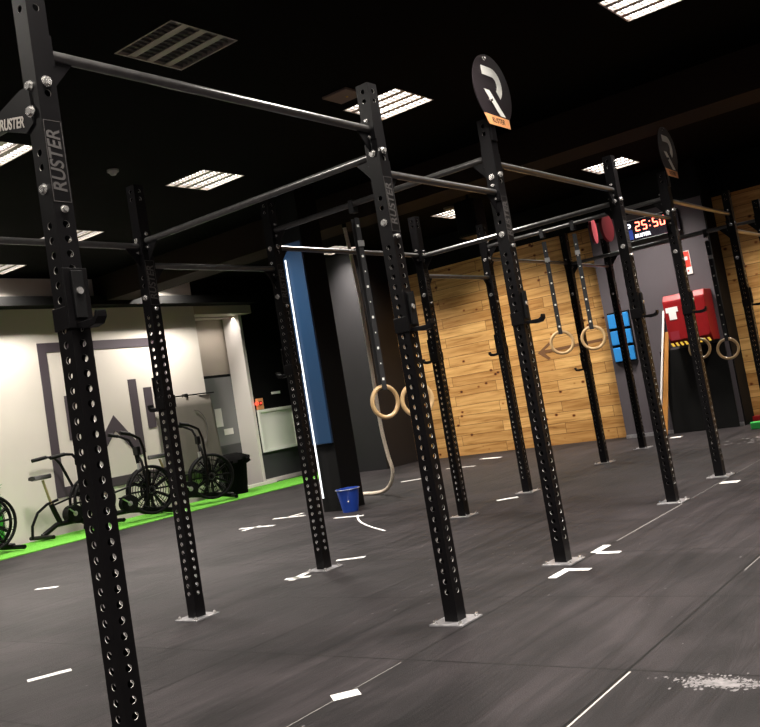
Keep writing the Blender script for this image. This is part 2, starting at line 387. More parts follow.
for i, x in enumerate(LX):
    for j, y in enumerate(LY):
        vis = (i, j) in names
        if not vis and i == 2 and j in (3,): continue
        troffer(x, y, (i, j) != (2, 3), names.get((i, j), 'square louvered ceiling light outside the frame'), None if vis else 'ceiling lights outside the frame', spread=150 if i <= 1 and j >= 1 and j <= 3 else 114)
troffer(3.03, 8.55, True, 'lit ceiling light close to the cream wall at the far left edge', power=1.3, ls=.16, spread=152)
troffer(5.98, 8.55, True, 'lit ceiling light by the cream wall hidden behind the ceiling beam', power=1.3, ls=.16, spread=152)
dl = empty('recess_light', (7.7, 9.42, 3.10), label='slim light fixed under the header of the door recess', cat='ceiling light')
MB().box((-.5, -.03, -.02), (.5, .03, -.001), 'housing').build('housing', dl)
l = bpy.data.lights.new('recess_lamp', 'AREA'); l.shape = 'RECTANGLE'; l.size = .9; l.size_y = .05; l.energy = 7; l.color = (1, .93, .86); l.spread = math.radians(140)
lo = bpy.data.objects.new('recess_lamp', l); COL.objects.link(lo); lo.location = (7.7, 9.42, 3.07)
hs = empty('hanging_speaker', (6.6, 3.28, 0), label='black loudspeaker hanging from the ceiling beyond the beam left of the R-sign upright', cat='speaker')
MB().box((-.14, -.15, 3.02), (.14, .15, 3.50), 'plastic').build('cabinet', hs, bevel=.02)
MB().box((-.148, -.13, 3.04), (-.142, .13, 3.48), 'steel').build('grille', hs)
MB().cyl((0, 0, 3.50), (0, 0, ZC), .02, 'steel').build('pole', hs)
MB().box((-.10, -.16, 3.00), (-.02, -.10, 3.02), 'bolt').build('bracket', hs)  # bright metal piece added to give the white glint below the speaker
sp = empty('ceiling_speaker', (2.34, 1.86, ZC), label='small brown square ceiling grille beside the lit light above the front upright', cat='ceiling speaker')
MB().box((-.13, -.13, -.02), (.13, .13, 0), 'brown').build('grille', sp, bevel=.004)
MB().cyl((.02, -.02, -.026), (.02, -.02, -.02), .010, 'yellow', 10).build('indicator', sp)
sd = empty('smoke_detector', (1.8, 4.3, ZC), label='small round white smoke detector on the black ceiling', cat='smoke detector')
MB().cyl((0, 0, -.02), (0, 0, 0), .055, 'smoke', 20).build('base', sd, smooth=True)
MB().cyl((0, 0, -.05), (0, 0, -.02), .025, 'smoke', 20, .045).build('sensor', sd, smooth=True)
MB2 = MB().cyl((7.5, 4.1, ZC - .03), (7.5, 4.1, ZC), .09, 'brown', 20)
tag(MB2.build('round_ceiling_spot', smooth=True), 'small round brown fitting on the ceiling left of the round logo sign', 'ceiling fitting')

# ------------------------------------------------------------------ the rig
A1, B1, D = 1.197, 1.901, 1.8735
XS = {'-1': -B1, '0': 0, '1': A1, '2': A1 + B1, '3': 2 * A1 + B1, '4': 2 * A1 + 2 * B1, '5': 3 * A1 + 2 * B1}
H = 2.69; W = .075; T = .003
rig = empty('pull_up_rig', (0, 0, 0), label='long black perforated steel pull-up rig of two rows of uprights bolted to the rubber floor', cat='pull-up rig')

def make_upright_mesh():
    b = MB(); h = W / 2; NS = 12; r = .0125
    def face(O, ux, nrm, zlist):
        """one wall of the tube with round holes centred at the heights of zlist"""
        O = Vector(O); ux = Vector(ux); n = Vector(nrm); zz = Vector((0, 0, 1))
        def P(u, z, t): return O + ux * u + zz * z - n * t
        cuts = []; last = 0
        for z in zlist:
            z0, z1 = z - .025, z + .025
            if z0 > last + 1e-5: cuts.append((last, z0, None))
            cuts.append((max(z0, last), z1, z)); last = z1
        cuts.append((last, H, None))
        for z0, z1, hz in cuts:
            if hz is None:
                b.raw([P(-h, z0, 0), P(h, z0, 0), P(h, z1, 0), P(-h, z1, 0)], [(0, 1, 2, 3)], 'steel')
                q = h - T
                b.raw([P(-q, z0, T), P(q, z0, T), P(q, z1, T), P(-q, z1, T)], [(3, 2, 1, 0)], 'steel'); continue
            for t, hh, k in ((0, h, 'steel'), (T, h - T, 'steel')):
                vs = [P(hh, z0, t), P(hh, z1, t), P(-hh, z1, t), P(-hh, z0, t)]   # corners at -45,45,135,225 deg
                for i in range(NS):
                    a = 2 * PI * i / NS - PI / 4; vs.append(P(r * math.cos(a), hz + r * math.sin(a), t))
                fs = []
                for c in range(4):
                    s0 = c * NS // 4
                    # corner c looks at vertices around s0
                    fs.append((c, (c + 1) % 4, 4 + (s0 + 2) % NS, 4 + (s0 + 1) % NS))
                    fs.append((c, 4 + (s0 + 1) % NS, 4 + s0 % NS))
                    fs.append(((c + 1) % 4, 4 + (s0 + 3) % NS, 4 + (s0 + 2) % NS))
                b.raw(vs, fs, k)
            vs = []
            for t in (0, T):
                for i in range(NS):
                    a = 2 * PI * i / NS - PI / 4; vs.append(P(r * math.cos(a), hz + r * math.sin(a), t))
            b.raw(vs, [(i, (i + 1) % NS, NS + (i + 1) % NS, NS + i) for i in range(NS)], 'raw')
    low = [.15 + .05 * i for i in range(35)]            # up to 1.85
    up_x = [2.05, 2.10, 2.60, 2.65]
    up_y = [2.30, 2.60, 2.65]
    face((-h, 0, 0), (0, -1, 0), (-1, 0, 0), low + up_x); face((h, 0, 0), (0, 1, 0), (1, 0, 0), low + up_x)
    face((0, -h, 0), (1, 0, 0), (0, -1, 0), low + up_y); face((0, h, 0), (-1, 0, 0), (0, 1, 0), low + up_y)
    # rim at the top end
    q = h - T
    for a in ((-h, -h, h, -q), (-h, q, h, h), (-h, -q, -q, q), (q, -q, h, q)):
        b.raw([(a[0], a[1], H), (a[2], a[1], H), (a[2], a[3], H), (a[0], a[3], H)], [(0, 1, 2, 3)], 'steel')
    b.raw([(-q, -q, H - .004), (q, -q, H - .004), (q, q, H - .004), (-q, q, H - .004)], [(0, 1, 2, 3)], 'plastic')
    return b
first = {}
def bolt_mb(p, n, r=.014):
    p = Vector(p); n = Vector(n)
    b = MB(); b.cyl(p + n * .0004, p + n * .004, r * 1.35, 'bolt', 14); b.cyl(p + n * .004, p + n * .014, r, 'bolt', 6); return b
protos = {}
def upright(key, row, txt=True):
    x = XS[key]; y = D * row
    if 'up' not in protos:
        o = make_upright_mesh().build('upright', rig); protos['up'] = o
        p = MB().box((-.095, -.095, 0), (.095, .095, .009), 'plate').build('base_plate', o, bevel=.0015); protos['bp'] = p
        for sx in (-1, 1):
            for sy in (-1, 1):
                bolt_mb((sx * .074, sy * .074, .009), (0, 0, 1), .009).build('floor_bolt', o)
        for z in (1.975, 2.33):
            bolt_mb((-W / 2, 0, z), (-1, 0, 0)).build('bolt', o)
        bolt_mb((.0, -W / 2, 2.34), (0, -1, 0)).build('bolt', o)
        bolt_mb((.0, -W / 2, 1.90), (0, -1, 0), .010).build('bolt', o)
        text_mesh('lettering', 'RUSTER', .072, o, basis((0, -W / 2 - .0006, 2.065), (0, 0, 1), (-1, 0, 0), (0, -1, 0)), 'letter', .0005, shear=.15, bold=.0012, sx=.86)
        tr = MB()
        for u0, u1, z0, z1 in ((-.034, -.032, 1.925, 2.205), (.032, .034, 1.925, 2.205), (-.032, .032, 1.925, 1.927), (-.032, .032, 2.203, 2.205)):
            tr.box((u0, -W / 2 - .0010, z0), (u1, -W / 2 - .0002, z1), 'letter')
        tr.build('label_border', o)
    else:
        o = copy_tree(protos['up'], rig)
    o.location = (x, y, 0); return o
FR = ['-1', '0', '1', '2', '3', '4', '5']; BK = FR
for k in FR: upright(k, 0)
for k in BK: upright(k, 1)

def gusset(parent, p, du, side, sz=.11, t=.005, txt=False):
    """triangular plate under a member: p = inner top corner at the post face, du = direction along member"""
    p = Vector(p); du = Vector(du); n = Vector((-du.y, du.x, 0)) * side
    b = MB(); b.prism([(0, 0), (sz, 0), (sz * .9, -.02), (.02, -sz * 1.15), (0, -sz * 1.15)], lambda u, v, t_: p + du * u + Vector((0, 0, v)) + n * t_, 0, t, 'steel')
    g = b.build('gusset', parent)
    return g
def member(name, a, b_, z, kind):
    """a,b: post centres (x,y). kind: 'box' deep beam, 'round' bar"""
    a = Vector((*a, z)); b_ = Vector((*b_, z)); d = (b_ - a).normalized(); n = Vector((-d.y, d.x, 0))
    p = a + d * (W / 2); q = b_ - d * (W / 2); m = MB()
    if kind == 'round':
        m.cyl(p, q, .0195, 'steel_bar', 18)
        for e, s in ((p, 1), (q, -1)):
            m.raw([], [], 'steel_bar')
        o = m.build(name, rig, smooth=True)
        for e, s in ((p, 1), (q, -1)):
            e0 = e; e1 = e + d * s * .006
            c = MB(); hw = .0375
            lo = e0 - n * hw + Vector((0, 0, -.055)); 
            vs = [e0 + n * (sx * hw) + Vector((0, 0, sz * .055)) for sx, sz in ((-1, -1), (1, -1), (1, 1), (-1, 1))] + [e1 + n * (sx * hw) + Vector((0, 0, sz * .055)) for sx, sz in ((-1, -1), (1, -1), (1, 1), (-1, 1))]
            c.raw(vs, [(0, 3, 2, 1), (4, 5, 6, 7), (0, 1, 5, 4), (1, 2, 6, 5), (2, 3, 7, 6), (3, 0, 4, 7)], 'steel')
            c.build('end_plate', o)
            g = MB(); g.prism([(.006, -.019), (.10, -.019), (.006, -.13)], lambda u, v, t_: e0 + d * s * u + Vector((0, 0, v)) + n * t_, -.003, .003, 'plate' if False else 'steel'); g.build('gusset', o)
            bolt_mb(e1 + Vector((0, 0, .042)), d * s, .008).build('bolt', o); bolt_mb(e1 + Vector((0, 0, -.042)), d * s, .008).build('bolt', o)
    else:
        hw, hz = kind
        vs = [e + n * sx * hw + Vector((0, 0, sz)) for e in (p, q) for sx, sz in ((-1, -hz), (1, -hz), (1, .0175), (-1, .0175))]
        m.raw(vs, [(0, 3, 2, 1), (4, 5, 6, 7), (0, 1, 5, 4), (1, 2, 6, 5), (2, 3, 7, 6), (3, 0, 4, 7)], 'steel')
        o = m.build(name, rig, bevel=.004)
        for e, s in ((p, 1), (q, -1)):
            g = gusset(o, e + Vector((0, 0, -hz)) - n * hw, d * s, 1)
            g2 = gusset(o, e + Vector((0, 0, -hz)) + n * (hw - .005), d * s, 1)
            for sd_ in (-1, 1):
                bolt_mb(e + d * s * .05 + n * sd_ * hw + Vector((0, 0, -.02)), n * sd_, .010).build('bolt', o)
    return o
def P(k, r): return (XS[k], D * r)
BX = (.0375, .058)
# front row members (height of the bar's centre line, top of the highlight)
member('pull_up_bar', P('-1', 0), P('0', 0), 2.455, 'round')
member('pull_up_bar', P('0', 0), P('1', 0), 2.235, 'round')
member('pull_up_bar', P('1', 0), P('2', 0), 2.42, 'round')
member('pull_up_bar', P('2', 0), P('3', 0), 2.27, 'round')
member('pull_up_bar', P('3', 0), P('4', 0), 2.44, 'round')
member('pull_up_bar', P('4', 0), P('5', 0), 2.27, 'round')
# cross members
DP = (.03, .12)
member('pull_up_bar', P('-1', 0), P('-1', 1), 2.27, 'round')
member('pull_up_bar', P('0', 0), P('0', 1), 2.33, 'round')
member('pull_up_bar', P('1', 0), P('1', 1), 2.46, 'round')
member('pull_up_bar', P('2', 0), P('2', 1), 2.325, 'round')
member('pull_up_bar', P('3', 0), P('3', 1), 2.46, 'round')
member('pull_up_bar', P('4', 0), P('4', 1), 2.325, 'round')
member('pull_up_bar', P('5', 0), P('5', 1), 2.46, 'round')
# back row
member('pull_up_bar', P('-1', 1), P('0', 1), 2.30, 'round')
member('pull_up_bar', P('0', 1), P('1', 1), 2.18, 'round')
member('pull_up_bar', P('1', 1), P('2', 1), 2.34, 'round')
member('pull_up_bar', P('2', 1), P('3', 1), 2.15, 'round')
member('pull_up_bar', P('3', 1), P('4', 1), 2.34, 'round')
member('pull_up_bar', P('4', 1), P('5', 1), 2.33, 'round')
# printed gusset plate beside the nearest upright
gp = MB(); gx = -B1 - W / 2 - .004
gp.prism([(.0, 2.33), (.0, 2.20), (.045, 2.18), (.24, 2.25), (.24, 2.285), (.05, 2.33)], lambda u, v, t_: (gx - t_, u, v), 0, .005, 'steel')
g0 = gp.build('gusset_plate', rig)
text_mesh('lettering', 'RUSTER', .052, g0, basis((gx - .0056, .12, 2.235), (0, -1, -.22), (0, -.22, 1), (-1, 0, 0)), 'letterw', .0005, bold=.001, sx=.8)
bolt_mb((gx - .005, .0, 2.24), (-1, 0, 0), .015).build('bolt', g0)

# round signs on top of uprights
def disc_sign(x, lab, red=False, y=-.055, zc=2.875, r=.228, dx=.0):
    t = empty('sign_disc', (x, y, 0)); t.parent = rig
    c = Vector((.07 + dx, 0, zc))
    b = MB(); b.cyl(c + Vector((0, .006, 0)), c, r, 'crimson' if red else 'disc', 56)
    o = b.build('disc_plate', t, smooth=True)
    if lab: o['label'] = lab
    if red: return t
    def sh(poly, name, k, th=.003):
        return MB().prism([(u * 1.1 + c.x, v * 1.08 - .018 + zc) for u, v in poly], lambda u, v, t_: (u, -t_, v), .0003, th, k).build(name, t)
    # bowl of the R
    outer = [(-.095, .150), (.010, .150)] + [(.010 + .098 * math.sin(a), .052 + .098 * math.cos(a)) for a in [PI * i / 14 for i in range(1, 12)]]
    inner = [(.010 + .045 * math.sin(a), .052 + .045 * math.cos(a)) for a in [PI * i / 14 for i in range(11, 0, -1)]] + [(.0, .097), (-.095, .097)]
    sh(outer + inner, 'letter_bowl', 'mark')
    sh([(-.105, .010), (-.045, .010), (.095, -.130), (.035, -.130)], 'letter_leg', 'mark')
    sh([(-.150, -.135), (.13, -.140), (.13, -.195), (-.110, -.195)], 'orange_label', 'orange')
    text_mesh('lettering', 'RUSTER', .045, t, basis((c.x, -.0036, zc - .198), (1, 0, 0), (0, 0, 1), (0, -1, 0)), 'disc', .0006)
    for z in (.195, -.07): bolt_mb((c.x - .055, -.0005, zc + z), (0, -1, 0), .010).build('bolt', t)
    return t
disc_sign(XS['1'] , 'charcoal disc with a pale R and an orange label')
disc_sign(XS['3'], None, dx=.04)
MB().box((-.03, -.048, 2.55), (.03, -.0385, 2.75), 'steel').build('sign_bracket', rig).location = (XS['1'], 0, 0)
MB().box((-.03, -.048, 2.55), (.03, -.0385, 2.75), 'steel').build('sign_bracket', rig).location = (XS['3'], 0, 0)

# ------------------------------------------------------------------ j-cups
def make_jcup():
    t = empty('j_cup')
    h = W / 2 + .0015; k = .008
    b = MB(); b.box((-h - k, -h - k, 0), (h + k, -h, .20), 'steel')         # face plate
    b.box((-h - k, -h, .0), (-h, h, .075), 'steel').box((h, -h, .0), (h + k, h, .075), 'steel')
    b.build('bracket', t, bevel=.002)
    a = MB(); a.prism([(-.03, -.012), (-.09, -.020), (-.125, -.014), (-.142, .006), (-.142, .028), (-.131, .030), (-.126, .014), (-.11, .006), (-.03, .006)],
        lambda u, v, t_: (t_, u - .016, v + .01), -.019, .019, 'steel'); a.build('hook', t, bevel=.002)
    MB().box((-.022, -h - k - .012, .03), (.022, -h - k, .19), 'plastic').build('liner', t, bevel=.003)
    MB().cyl((0, -h - k - .019, .12), (0, -h - k - .012, .12), .012, 'bolt', 12).build('pin', t)
    return t
jc = None
JC = [('-1', 0, 1.50, 'black steel j-cup hooked on the nearest upright at the left'),
 ('0', 0, 1.42, 'black j-cup on the upright whose base plate is nearest the lower centre'),
 ('1', 0, 1.42, 'black j-cup on the upright topped by the round pale R sign'),
 ('2', 0, 1.41, 'black j-cup with its hook pointing towards the red wall cabinet'),
 ('3', 0, 1.42, 'black j-cup in front of the red wall cabinet'),
 ('4', 0, 1.46, 'black j-cup on the far right upright before the pine wall'),
 ('0', 1, 1.28, 'black j-cup on the back-row upright in front of the wall logo'),
 ('1', 1, 1.40, 'black j-cup on the back-row upright beside the blue pillar'),
 ('2', 1, 1.38, 'black j-cup on the back-row upright just right of the two linked brown rings'),
 ('3', 1, 1.38, 'black j-cup on the slim back-row upright left of the R-sign upright'),
 ('4', 1, 1.09, 'low black j-cup on the back upright beneath the pair of rings on pine')]
for k, r, z, lab in JC:
    if jc is None: jc = o = make_jcup(); tag(o, lab, 'j-cup', 'j-cups hooked on the rig')
    else: o = copy_tree(jc, label=lab, cat='j-cup', group='j-cups hooked on the rig')
    o.location = (XS[k], D * r, z); o.rotation_euler = (0, 0, PI if r else 0)

# ------------------------------------------------------------------ rings
def make_ring(z, ztop, rz, barhw, label):
    t = empty('gymnastic_ring', label=label, cat='gymnastic ring', group='wooden rings hanging on straps from the rig')
    R0 = .103; pts = [(R0 * math.cos(2 * PI * i / 48), 0, R0 * math.sin(2 * PI * i / 48)) for i in range(48)]
    rg = MB().tube(pts, .0145, 'ringwood', 12, True).build('ring', t, smooth=True); rg.rotation_euler = (0, 0, rz)
    hgt = ztop - z; s = MB(); w = .019
    ca, sa = math.cos(rz), math.sin(rz)
    def strip(y0, y1, z0, z1):                 # flat band whose wide side faces like the ring
        s.box((-w, y0, z0), (w, y1, z1), 'strap')
    strip(.019, .022, R0 - .02, hgt - .10)
    zz = R0 + .05; rows = [(R0 - .02, 0)]; n = 0
    while zz < hgt - .12:
        e = .005 if n % 2 else .008
        rows += [(zz - e, e), (zz + e, 0)]; zz += .105; n += 1
    rows.append((hgt - .10, 0))
    for (za, e), (zb_, _) in zip(rows[:-1], rows[1:]):
        xs = [-w, -e, e, w] if e else [-w, w]
        for c_ in range(len(xs) - 1):
            s.raw([(xs[c_], -.022, za), (xs[c_ + 1], -.022, za), (xs[c_ + 1], -.022, zb_), (xs[c_], -.022, zb_)], [(0, 1, 2, 3)], 'mark' if c_ == 1 else 'strap')
    s.raw([(-w, -.019, R0 - .02), (w, -.019, R0 - .02), (w, -.019, hgt - .10), (-w, -.019, hgt - .10)], [(3, 2, 1, 0)], 'strap')
    for x in (-w, w): s.raw([(x, -.022, R0 - .02), (x, -.019, R0 - .02), (x, -.019, hgt - .10), (x, -.022, hgt - .10)], [(0, 1, 2, 3)], 'strap')
    s.box((-w, -.022, R0 - .023), (w, .022, R0 - .0195), 'strap')
    st = s.build('strap', t); st.rotation_euler = (0, 0, rz)
    # loop over the beam (beam runs along y)
    l = MB(); b = barhw + .004; zt = hgt + .022; zb = hgt - .06
    l.box((-b - .003, -w, zb), (-b, w, zt), 'strap').box((b, -w, zb), (b + .003, w, zt), 'strap').box((-b - .003, -w, zt), (b + .003, w, zt + .003), 'strap').box((-b - .003, -w, zb - .003), (b + .003, w, zb), 'strap')
    l.build('strap_loop', t)
    MB().box((-.024, -.03, hgt - .30), (.024, -.0235, hgt - .26), 'silver').build('buckle', t).rotation_euler = (0, 0, rz)
    return t
face_cam = lambda x, y: math.atan2(CP.y - y, CP.x - x) + PI / 2
RG = [('1', 1.10, 1.10, 2.46,   .60, 'wooden ring hanging in front of the black wall beside the climbing rope'),
      ('1', .84, 1.08, 2.46, .35, 'wooden ring partly hidden behind the middle front upright'),
      ('3', 1.23, 1.38, 2.46, .1, 'left ring of the pair hanging before the arrow on the pine wall'),
      ('3', .91, 1.37, 2.46, -.05, 'right ring of the pair hanging before the arrow on the pine wall'),
      ('4', .57, 1.11, 2.325, .1, 'small wooden ring behind an upright under the red wall cabinet'),
      ('4', .28, 1.06, 2.325, .1, 'small wooden ring hanging lower right of the red wall cabinet')]
for k, y, z, zt, dr, lab in RG:
    r = make_ring(z, zt, face_cam(XS[k], y) + dr, .0195, lab); r.location = (XS[k], y, z)

# ------------------------------------------------------------------ climbing rope
pts = [(4.98, 4.11, 3.31), (4.96, 4.035, 2.47), (4.95, 4.024, 1.5), (4.95, 4.03, .84), (4.955, 4.0, .48), (4.97, 3.98, .30), (5.01, 4.06, .15), (5.08, 4.22, .055), (5.14, 4.42, .024), (5.17, 4.66, .0235), (5.12, 4.95, .0235)]
def catmull(p, n=8):
    p = [Vector(q) for q in p]; out = []
    for i in range(len(p) - 1):
        a, b, c, d = p[max(i - 1, 0)], p[i], p[i + 1], p[min(i + 2, len(p) - 1)]
        for j in range(n):
            t = j / n; out.append(.5 * ((2 * b) + (c - a) * t + (2 * a - 5 * b + 4 * c - d) * t * t + (3 * b - a - 3 * c + d) * t ** 3))
    out.append(p[-1]); return out
rp = empty('climbing_rope', (4.98, 4.11, 0), label='thick pale climbing rope hanging from the ceiling beam and curling on the floor', cat='climbing rope')
MB().tube([Vector(q) - Vector((4.98, 4.11, 0)) for q in catmull(pts)], .022, 'rope', 12).build('rope', rp, smooth=True)
MB().cyl((0, 0, 3.26), (0, 0, 3.31), .03, 'steel').build('bracket', rp)
for i, z in enumerate((1.22, 1.02)):
    MB().cyl((-.032, -.05, z), (-.03, -.09, z + .004), .006, 'rope', 8).build('rope_tail', rp)

# ------------------------------------------------------------------ blue bucket
bk = empty('bucket', (3.93, 3.84, 0), label='small blue plastic bucket on the floor against the pillar', cat='bucket')
b = MB(); n = 28; prof = [(.085, .0), (.122, .235), (.128, .238), (.128, .25), (.116, .25), (.080, .012)]
vs = [(r * math.cos(2 * PI * i / n), r * math.sin(2 * PI * i / n), z) for r, z in prof for i in range(n)]
fs = [(j * n + i, j * n + (i + 1) % n, (j + 1) * n + (i + 1) % n, (j + 1) * n + i) for j in range(5) for i in range(n)] + [tuple(range(n)), tuple(range(5 * n, 6 * n))]
b.raw(vs, fs, 'bluebucket'); b.build('tub', bk, smooth=True)
MB().tube([(.131 * math.cos(a), .131 * math.sin(a), .243 - .03 * abs(math.sin(a * 1.0)) * 0) for a in [2 * PI * i / 40 for i in range(40)]], .004, 'silver', 6, True).build('handle', bk, smooth=True)
MB().cyl((-.089, -.061, .12), (-.095, -.065, .12), .008, 'mark', 10).build('sticker', bk)

# ------------------------------------------------------------------ pieces beside the recess
bd = empty('white_board', (8.72, 9.3, 0), label='framed white panel on the dark wall right of the grey door', cat='wall panel')
MB().box((-.42, -.02, .60), (.44, -.001, 1.28), 'board').build('panel', bd)
fb = MB()
for a, c in (((-.47, .555), (-.42, 1.33)), ((.44, .555), (.49, 1.33)), ((-.42, .555), (.44, .60)), ((-.42, 1.28), (.44, 1.33))): fb.box((a[0], -.045, a[1]), (c[0], -.001, c[1]), 'board')
fb.build('frame', bd)
al = empty('alarm_point', (8.33, 9.3, 1.42), label='small orange-red alarm box above the corner of the white panel', cat='alarm box')
MB().box((-.075, -.05, -.085), (.075, -.001, .12), 'orange').build('box', al)
MB().cyl((0, -.055, .03), (0, -.050, .03), .042, 'crimson', 20).build('ring_mark', al); MB().cyl((0, -.060, .03), (0, -.055, .03), .018, 'ledlamp', 14).build('button', al)
MB().cyl((-.10, -.07, .03), (-.10, -.03, .03), .026, 'ledlamp', 14).build('indicator_lamp', al)
tag(MB().box((8.70, 9.285, 1.585), (8.93, 9.299, 1.63), 'mark').build('small_sign'), 'tiny white sign on the black wall above the white panel', 'sign')
tag(MB().box((7.60, 9.69, 1.14), (7.76, 9.699, 1.47), 'paper').build('door_notice'), 'tall white paper notice on the grey door', 'notice')
tag(MB().box((7.76, 9.69, .98), (7.98, 9.699, 1.09), 'paper').build('door_notice'), 'small wide white notice lower on the grey door', 'notice')
bn = empty('hanging_banner', (6.4, 9.02, 0), label='grey cloth banner hanging from a rod beside the grey door', cat='banner')
c = MB(); n = 24; rows = 8
for j in range(rows + 1):
    for i in range(n + 1):
        u = i / n; v = j / rows; z = 1.72 - 1.35 * v; xx = -.58 + 1.12 * u * (1 + .10 * v)
        c.v.append((xx, .02 * math.sin(u * 15) * v + .015 * math.sin(u * 7 + 1), z))
k_ = c.mi('cloth')
for j in range(rows):
    for i in range(n):
        c.f.append([j * (n + 1) + i, j * (n + 1) + i + 1, (j + 1) * (n + 1) + i + 1, (j + 1) * (n + 1) + i]); c.m.append(k_)
co = c.build('cloth', bn, smooth=True); md = co.modifiers.new('s', 'SOLIDIFY'); md.thickness = .003
MB().cyl((-.6, 0, 1.74), (.62, 0, 1.74), .012, 'steel').build('rod', bn); MB().cyl((.0, -.03, 1.74), (.0, .07, 1.74), .03, 'plastic').build('rod_bracket', bn)
MB().tube([(.12 + .22 * math.cos(a), -.028, 1.18 + .30 * math.sin(a)) for a in [PI * i / 16 - PI / 2 for i in range(17)]], .005, 'letter', 6).build('drawn_line', bn)

# ------------------------------------------------------------------ air bikes
def bike(kind, loc, rz, lab):
    """heading +x, fan at the front; origin under the fan centre"""
    t = empty('air_bike', loc, rz, label=lab, cat='exercise bike', group='air bikes on the green turf')
    fz = .40; fr = .33
    c = MB(); 
    for y in (-.055, .055):
        c.tube([(fr * math.cos(2 * PI * i / 40), y, fz + fr * math.sin(2 * PI * i / 40)) for i in range(40)], .021, 'plastic', 8, True)
        for r_ in (.09, .17, .25): c.tube([(r_ * math.cos(2 * PI * i / 32), y, fz + r_ * math.sin(2 * PI * i / 32)) for i in range(32)], .006, 'plastic', 5, True)
        for i in range(14):
            a = 2 * PI * i / 14; c.cyl((0, y, fz), (fr * math.cos(a), y, fz + fr * math.sin(a)), .006, 'plastic', 5)
    for i in range(20):
        a = 2 * PI * i / 20; c.cyl((fr * math.cos(a), -.055, fz + fr * math.sin(a)), (fr * math.cos(a), .055, fz + fr * math.sin(a)), .004, 'plastic', 5)
    c.build('fan_cage', t, smooth=True)
    fb_ = MB()
    for i in range(12):
        a = 2 * PI * i / 12; m = Matrix.Translation((0, 0, fz)) @ Matrix.Rotation(-a, 4, 'Y')
        fb_.box((.04, -.035, -.012), (.29, .035, .012), 'plastic', m)
    fb_.cyl((0, -.04, fz), (0, .04, fz), .06, 'silver', 16); fb_.build('fan', t)
    b = MB()
    b.tube([(.30, 0, .06), (.10, 0, .10), (-.35, 0, .17), (-.62, 0, .17), (-.85, 0, .06)], .036, 'steel', 10)
    b.tube([(-.10, 0, .12), (-.06, .085, .5), (-.10, .06, .82), (-.12, 0, .92)], .02, 'steel', 8); b.tube([(-.10, 0, .12), (-.06, -.085, .5), (-.10, -.06, .82), (-.12, 0, .92)], .02, 'steel', 8)
    b.tube([(-.55, 0, .17), (-.62, 0, .34), (-.66, 0, .46)], .036, 'steel', 10)
    b.tube([(-1.0, 0, .05), (-.98, 0, .22), (-.88, 0, .38), (-.72, 0, .47), (-.55, 0, .50)], .020, 'steel', 8)
    b.tube([(-.62, 0, .44), (-.3, 0, .50), (-.08, 0, .52)], .014, 'steel', 8)
    b.build('frame', t, smooth=True)
    for x in (.28, -.86):
        MB().cyl((x, -.27, .045), (x, .27, .045), .028, 'steel', 12).build('foot', t, smooth=True)
    MB().cyl((-.66, 0, .46), (-.74, 0, .80), .018, 'tan', 10).build('seat_post', t, smooth=True)
    sdl = MB(); pr = [(-.14, .0, .09), (-.08, .0, .10), (.0, .0, .06), (.09, .0, .028), (.15, 0, .02)]
    vs = []; 
    for x, _, w in pr:
        for sy, z in ((-1, 0), (-.8, .035), (0, .045), (.8, .035), (1, 0), (0, -.02)): vs.append((-.76 + x, sy * w, .83 + z))
    fs = [(i * 6 + j, i * 6 + (j + 1) % 6, (i + 1) * 6 + (j + 1) % 6, (i + 1) * 6 + j) for i in range(4) for j in range(6)] + [tuple(range(5, -1, -1)), tuple(range(24, 30))]
    sdl.raw(vs, fs, 'saddle'); sdl.build('saddle', t, smooth=True)
    MB().cyl((-.35, -.07, .27), (-.35, .07, .27), .12, 'plastic', 20).cyl((-.35, -.072, .27), (-.35, -.062, .27), .035, 'silver', 12).build('crank_case', t, smooth=True)
    for s in (-1, 1):
        MB().cyl((-.35, s * .08, .27), (-.35 + s * .12, s * .09, .27 - s * .10), .010, 'silver', 8).box((-.35 + s * .12 - .045, s * .09 + (0 if s > 0 else -.09), .26 - s * .10), (-.35 + s * .12 + .045, s * .09 + (.09 if s > 0 else 0), .28 - s * .10), 'plastic').build('pedal', t)
        if kind == 0:
            pth = [(-.20, s * .12, .30), (-.17, s * .16, .60), (-.30, s * .21, .98), (-.38, s * .22, 1.08), (-.50, s * .22, 1.10), (-.72, s * .22, 1.08)]
        else:
            pth = [(-.10, s * .11, .30), (-.07, s * .15, .70), (-.09, s * .18, 1.00), (-.14, s * .21, 1.15), (-.28, s * .24, 1.23), (-.42, s * .25, 1.27)]
        MB().tube(pth, .02, 'steel', 8).build('handle_arm', t, smooth=True)
        MB().cyl(pth[-2], pth[-1], .026, 'rubber', 10).build('grip', t, smooth=True)
    MB().box((-.15, -.09, .92), (-.10, .09, 1.04), 'plastic').build('console', t, bevel=.008)
    MB().cyl((-.115, -.0, .55), (-.125, -.0, .80), .028, 'silver', 10).build('mast_cover', t, smooth=True)
    return t
bike(0, (4.16, 8.72, .012), 0.0, 'leftmost whole air bike with a black saddle on a tan post')
bike(1, (4.74, 8.15, .012), -.30, 'air bike in front of the wall logo between the two left uprights')
bike(1, (5.95, 8.20, .012), -.50, 'air bike beside the black bin in front of the grey banner')
bike(0, (2.40, 8.40, .012), 0.0, 'air bike almost wholly cut off by the left picture edge')

